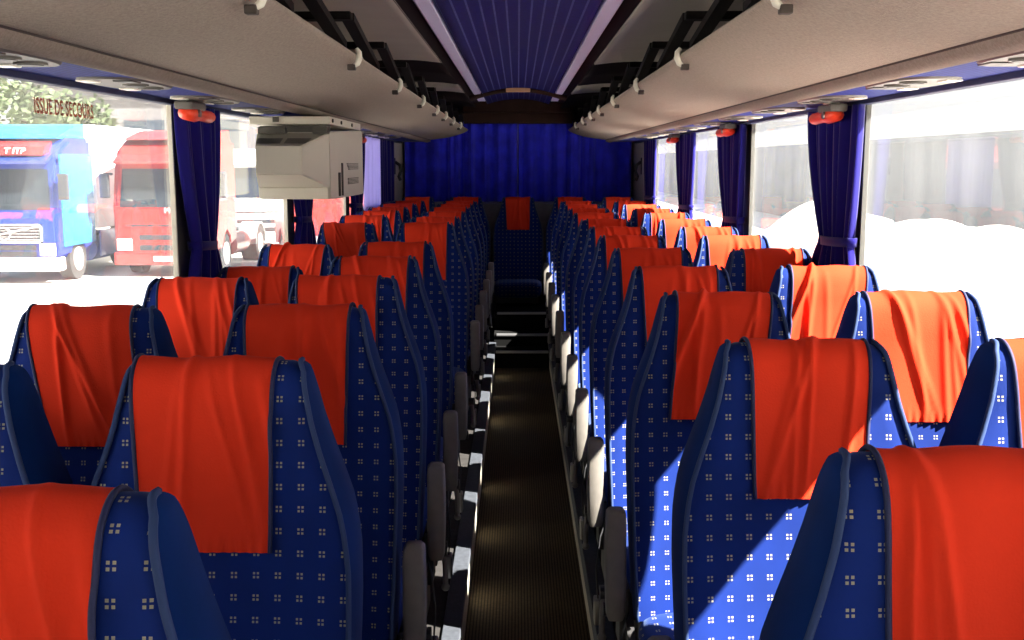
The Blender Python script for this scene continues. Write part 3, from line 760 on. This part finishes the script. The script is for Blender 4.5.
def truck(loc, rz, body, side, label, kind, H=3.4, cab_only=False):
    """front faces local -y, origin on the ground under the front bumper"""
    o = empty('truck', loc, rz); tag(o, label, 'truck')
    W = 1.24
    b = MB()
    pr = [(0, .55), (0, 1.55), (.06, 1.75), (.20, 2.75), (.42, H-.25), (.95, H), (2.2, H), (2.2, .75), (1.6, .65), (1.5, .95), (1.2, 1.12), (.9, 1.0), (.75, .6)]
    b.prismx(pr, -W, W, 0); bb = b.bm
    bmesh.ops.bevel(bb, geom=[e for e in bb.edges if abs(e.verts[0].co.x-e.verts[1].co.x) < .01 and e.calc_length() > .4], offset=.10, segments=4, affect='EDGES')
    b.build('cab', body, o, 40)
    b = MB(); bb = bmesh.new()
    f = [(-1.08, .055, 1.72), (1.08, .055, 1.72), (1.02, .185, 2.66), (-1.02, .185, 2.66)]
    vs = [bb.verts.new((x, y-.015, z)) for x, y, z in f]; bb.faces.new(vs); bmesh.ops.solidify(bb, geom=bb.faces[:], thickness=-.03); b.add(bb); b.build('windscreen', 'truck_glass', o)
    b = MB(); b.prismx([(-.14, 2.78), (-.16, 2.84), (.22, 3.02), (.27, 2.94)], -1.12, 1.12); b.build('sun_visor', body, o)
    for s in (-1, 1):
        b = MB(); b.box(min(s*(W-.01), s*(W+.008)), max(s*(W-.01), s*(W+.008)), .55, 1.30, 1.85, 2.6, bev=.004); b.build('door_window', 'truck_glass', o)
        b = MB(); b.box(min(s*(W+.06), s*(W+.30)), max(s*(W+.06), s*(W+.30)), -.02, .08, 1.95, 2.55, bev=.03); b.box(min(s*W, s*(W+.2)), max(s*W, s*(W+.2)), .08, .13, 2.50, 2.56); mi = b.build('mirror', 'truck_dark', o)
        b = MB(); b.box(min(s*.80, s*1.17), max(s*.80, s*1.17), -.035, .02, .66, .95, bev=.02); b.build('headlight', 'truck_lamp', o)
        wheel(o, s*(W-.20), 1.2, .5, .5, .3)
    b = MB(); b.box(-W-.01, W+.01, -.07, .35, .30, .62, bev=.05); b.build('bumper', side if kind == 'blue' else body, o)
    if kind == 'blue':
        b = MB(); b.box(-.86, .86, -.02, .03, .98, 1.38, 0); b.build('grille', 'truck_dark', o)
        b = MB(); b.box(-.88, .88, -.04, .01, 1.36, 1.40); b.box(-.88, .88, -.04, .01, .96, 1.0)
        for s in (-1, 1): b.box(min(s*.84, s*.88), max(s*.84, s*.88), -.04, .01, .96, 1.40)
        for k in range(5): b.box(-.86, .86, -.032, .0, 1.03+k*.07, 1.042+k*.07)
        b.tube([(-.84, -.04, 1.0), (.84, -.04, 1.36)], .022, 6); b.tube([(.15*math.cos(t/16*2*PI), -.05, 1.18+.14*math.sin(t/16*2*PI)) for t in range(17)], .02, 6)
        b.build('grille_frame', 'truck_chrome', o)
        b = MB()
        for k in range(2): b.box(-.72, .72, -.02, .02, .64+k*.15, .76+k*.15)
        b.build('lower_grille', 'truck_dark', o)
        b = MB(); b.prismx([(-.02, 2.98), (.12, 3.18), (.5, 3.3), (.5, 3.0)], -1.0, 1.0); b.build('roof_board', 'truck_red', o)
        text_part('T ITP', .22, 'truck_white', o, (.35, -.03, 3.02), (PI/2-.6, 0, 0))
        for s in (-1, 1):
            b = MB(); b.box(min(s*(W-.02), s*(W+.02)), max(s*(W-.02), s*(W+.02)), .3, 2.2, .85, 3.0, bev=.008); b.build('side_skirt', 'truck_cyan', o)
        b = MB(); b.prismx([(.5, H-.03), (2.2, H-.03), (2.2, H+.35), (1.6, H+.3)], -1.1, 1.1); b.build('air_deflector', 'truck_cyan', o)
    else:
        b = MB(); b.box(-.62, .62, -.012, .03, .92, 1.05, bev=.01); b.box(-.62, .62, -.012, .03, .66, .80, bev=.01); b.box(-.95, .95, -.006, .03, 1.25, 1.30); b.build('grille', 'truck_dark', o)
        text_part('MAN', .20, 'truck_chrome', o, (.25, -.02, 1.58), (PI/2, 0, 0))
        b = MB(); b.prismx([(.5, H-.03), (2.2, H-.03), (2.2, H+.25), (1.7, H+.2)], -1.1, 1.1); b.build('air_deflector', body, o)
    if kind == 'blue':
        b = MB(); b.box(-1.25, 1.25, 2.45, 9.6, 1.15, 3.75, bev=.04); b.build('box_body', 'truck_white', o)
        for s in (-1, 1):
            b = MB(); b.box(min(s*1.18, s*1.22), max(s*1.18, s*1.22), 2.6, 4.1, .45, 1.1); b.build('side_guard', 'truck_blue', o)
    b = MB(); b.box(-.26, .26, -.085, -.06, .40, .52); b.build('licence_plate', 'truck_white', o)
    # chassis and rear axle
    b = MB(); b.box(-.5, .5, 2.2, 6.0, .62, .92); b.build('chassis', 'truck_dark', o)
    for s in (-1, 1):
        wheel(o, s*(W-.28), 4.9, .5, .5, .45)
        b = MB()
        pts = [(4.9+.62*math.cos(t), .5+.62*math.sin(t)) for t in [PI*k/12 for k in range(13)]]
        pts2 = [(4.9+.57*math.cos(t), .5+.57*math.sin(t)) for t in [PI*k/12 for k in range(13)]]
        b.prismx(pts+pts2[::-1], s*(W-.28)-.26, s*(W-.28)+.26); b.build('mudguard', 'rim', o)
        b = MB(); b.cyl((s*.85, 2.5, .62), (s*.85, 3.9, .62), .3, 20); b.build('fuel_tank', 'truck_red' if kind != 'blue' else 'truck_blue', o, 40)
    return o
truck((-11.9, 25.0, GZ), math.radians(0), 'truck_blue', 'truck_white', 'blue cab truck with a white box body, slanted bar across its grille', 'blue')
truck((-8.72, 26.6, GZ), math.radians(0), 'truck_red', 'truck_white', 'red truck parked facing the bus beside the white trailer', 'red')
truck((-8.2, 34.0, GZ), math.radians(18), 'truck_white', 'truck_white', 'white tractor truck parked behind the red truck', 'plain', H=3.0)
truck((-5.5, 30.0, GZ), math.radians(200), 'truck_red', 'truck_red', 'red tractor unit seen from behind, below the hanging monitor', 'red', H=2.6)

# buildings and trees behind the trucks
bd = empty('depot_building', (-19, 62, GZ)); tag(bd, 'pale grey depot building behind the trucks', 'building')
b = MB(); b.box(-9, 10, 0, 12, 0, 7.6); b.build('wall', 'hall_cream', bd)
b = MB(); b.prism([(-9.6, 7.6), (10.6, 7.6), (.5, 9.6)], -.6, 12.6); b.build('roof', 'roof_pink', bd)
for k in range(4):
    b = MB(); b.box(-7.5+k*4.2, -5.2+k*4.2, -.05, .1, 3.5, 5.2); w = b.build('window', 'truck_glass', bd)
    b = MB(); b.box(-7.6+k*4.2, -5.1+k*4.2, -.09, .0, 3.38, 3.5); b.build('sill', 'truck_white', w)
def tree(x, y, h, r, label, seed):
    o = empty('tree', (x, y, GZ)); tag(o, label, 'tree', 'trees behind the trucks')
    rr = random.Random(seed)
    b = MB(); b.tube([(0, 0, 0), (.1, 0, h*.3), (0, .1, h*.7)], [.28, .2, .08], 10)
    for k in range(5):
        a = rr.uniform(0, 6.3); b.tube([(.05, 0, h*.4), (r*.5*math.cos(a), r*.5*math.sin(a), h*(.55+.06*k))], [.09, .03], 6)
    b.build('trunk', 'bark', o, 60)
    bb = bmesh.new()
    for k in range(1500):
        a, e = rr.uniform(0, 2*PI), rr.uniform(-1, 1)
        q = r*rr.uniform(.45, 1)*(1+.15*math.sin(3*a+seed))
        c = Vector((q*math.cos(a)*math.sqrt(1-e*e), q*math.sin(a)*math.sqrt(1-e*e), h*.65+q*e*1.1))
        m = Matrix.Rotation(rr.uniform(0, 6), 3, 'X') @ Matrix.Rotation(rr.uniform(0, 6), 3, 'Z')
        sz = rr.uniform(.12, .26)
        bb.faces.new([bb.verts.new(c+m@Vector(p)) for p in ((-sz, 0, 0), (0, -sz*.5, 0), (sz, 0, .02), (0, sz*.5, 0))])
    b = MB(); b.add(bb); b.build('foliage', 'leaf', o)
tree(-20.7, 45, 6.4, 2.4, 'pale green tree behind the blue truck, leftmost of the three', 1)
tree(-20.6, 51.5, 6.4, 1.6, 'green tree showing behind the escape lettering, middle of the three', 2)
tree(-28.5, 52, 7.0, 2.8, 'green tree farthest along behind the near curtain', 3)

# sunny side: grey hall and a pale heap
hb = empty('hall', (14, 25, GZ)); tag(hb, 'long plain pale grey hall beyond the sunny-side windows', 'building')
b = MB(); b.box(0, 10, -24, 90, 0, 3.5); b.build('wall', 'hall_grey', hb)
b = MB(); b.box(-.2, 10.2, -24.2, 90.2, 3.5, 3.7); b.build('roof_edge', 'hall_grey', hb)
bb = bmesh.new(); N1, N2 = 20, 70; rr = random.Random(5); V = []
for i in range(N1+1):
    row = []
    for j in range(N2+1):
        x = 8.2+4.6*i/N1; y = -4+44*j/N2
        hgt = math.sin(PI*min(1, i/N1*1.0))**.8*(1.2+.18*math.sin(y*.55)+.14*math.sin(y*1.35+1)+.08*math.sin(y*3.1+x))*min(1, (j+.01)/4, (N2-j+.01)/4)
        row.append(bb.verts.new((x, y, GZ+hgt-.02)))
    V.append(row)
for i in range(N1):
    for j in range(N2): bb.faces.new((V[i][j], V[i+1][j], V[i+1][j+1], V[i][j+1]))
b = MB(); b.add(bb); o = b.build('gravel_heap', 'chalk', None, 180); tag(o, 'long bright white heap of chalky gravel outside the sunny windows', 'gravel heap', kind='stuff')

# ------------------------------------------------------------------ light
w = bpy.data.worlds.new('World'); S.world = w; w.use_nodes = True
N, L = w.node_tree.nodes, w.node_tree.links
bg = N['Background']
tc = N.new('ShaderNodeTexCoord'); sep = N.new('ShaderNodeSeparateXYZ'); L.new(tc.outputs['Generated'], sep.inputs[0])
cr = N.new('ShaderNodeValToRGB'); cr.color_ramp.elements[0].position = .0; cr.color_ramp.elements[0].color = (1, .99, .95, 1)
cr.color_ramp.elements[1].position = .5; cr.color_ramp.elements[1].color = (.55, .72, 1, 1)
L.new(sep.outputs[2], cr.inputs[0]); L.new(cr.outputs[0], bg.inputs[0]); bg.inputs[1].default_value = 1.0
sun = bpy.data.lights.new('sun', 'SUN'); sun.energy = 38; sun.angle = math.radians(.5); sun.color = (1, .95, .86)
so = bpy.data.objects.new('sun', sun); COL.objects.link(so)
SD = Vector((-1, .38, -1.10))
so.rotation_euler = SD.to_track_quat('-Z', 'Y').to_euler(); so.location = (20, -10, 20)

# ------------------------------------------------------------------ camera
cam = bpy.data.cameras.new('camera'); co = bpy.data.objects.new('camera', cam); COL.objects.link(co)
cam.sensor_width = 36; cam.lens = 1080/1024*36; cam.clip_start = .02; cam.clip_end = 500
co.location = (0, 0, EYE)
co.rotation_euler = (PI/2-math.atan(157/1080), 0, math.atan(6/1080))
S.camera = co
v = S.view_settings; v.view_transform = 'Standard'; v.look = 'None'; v.gamma = 1; v.use_curve_mapping = False; v.exposure = .32
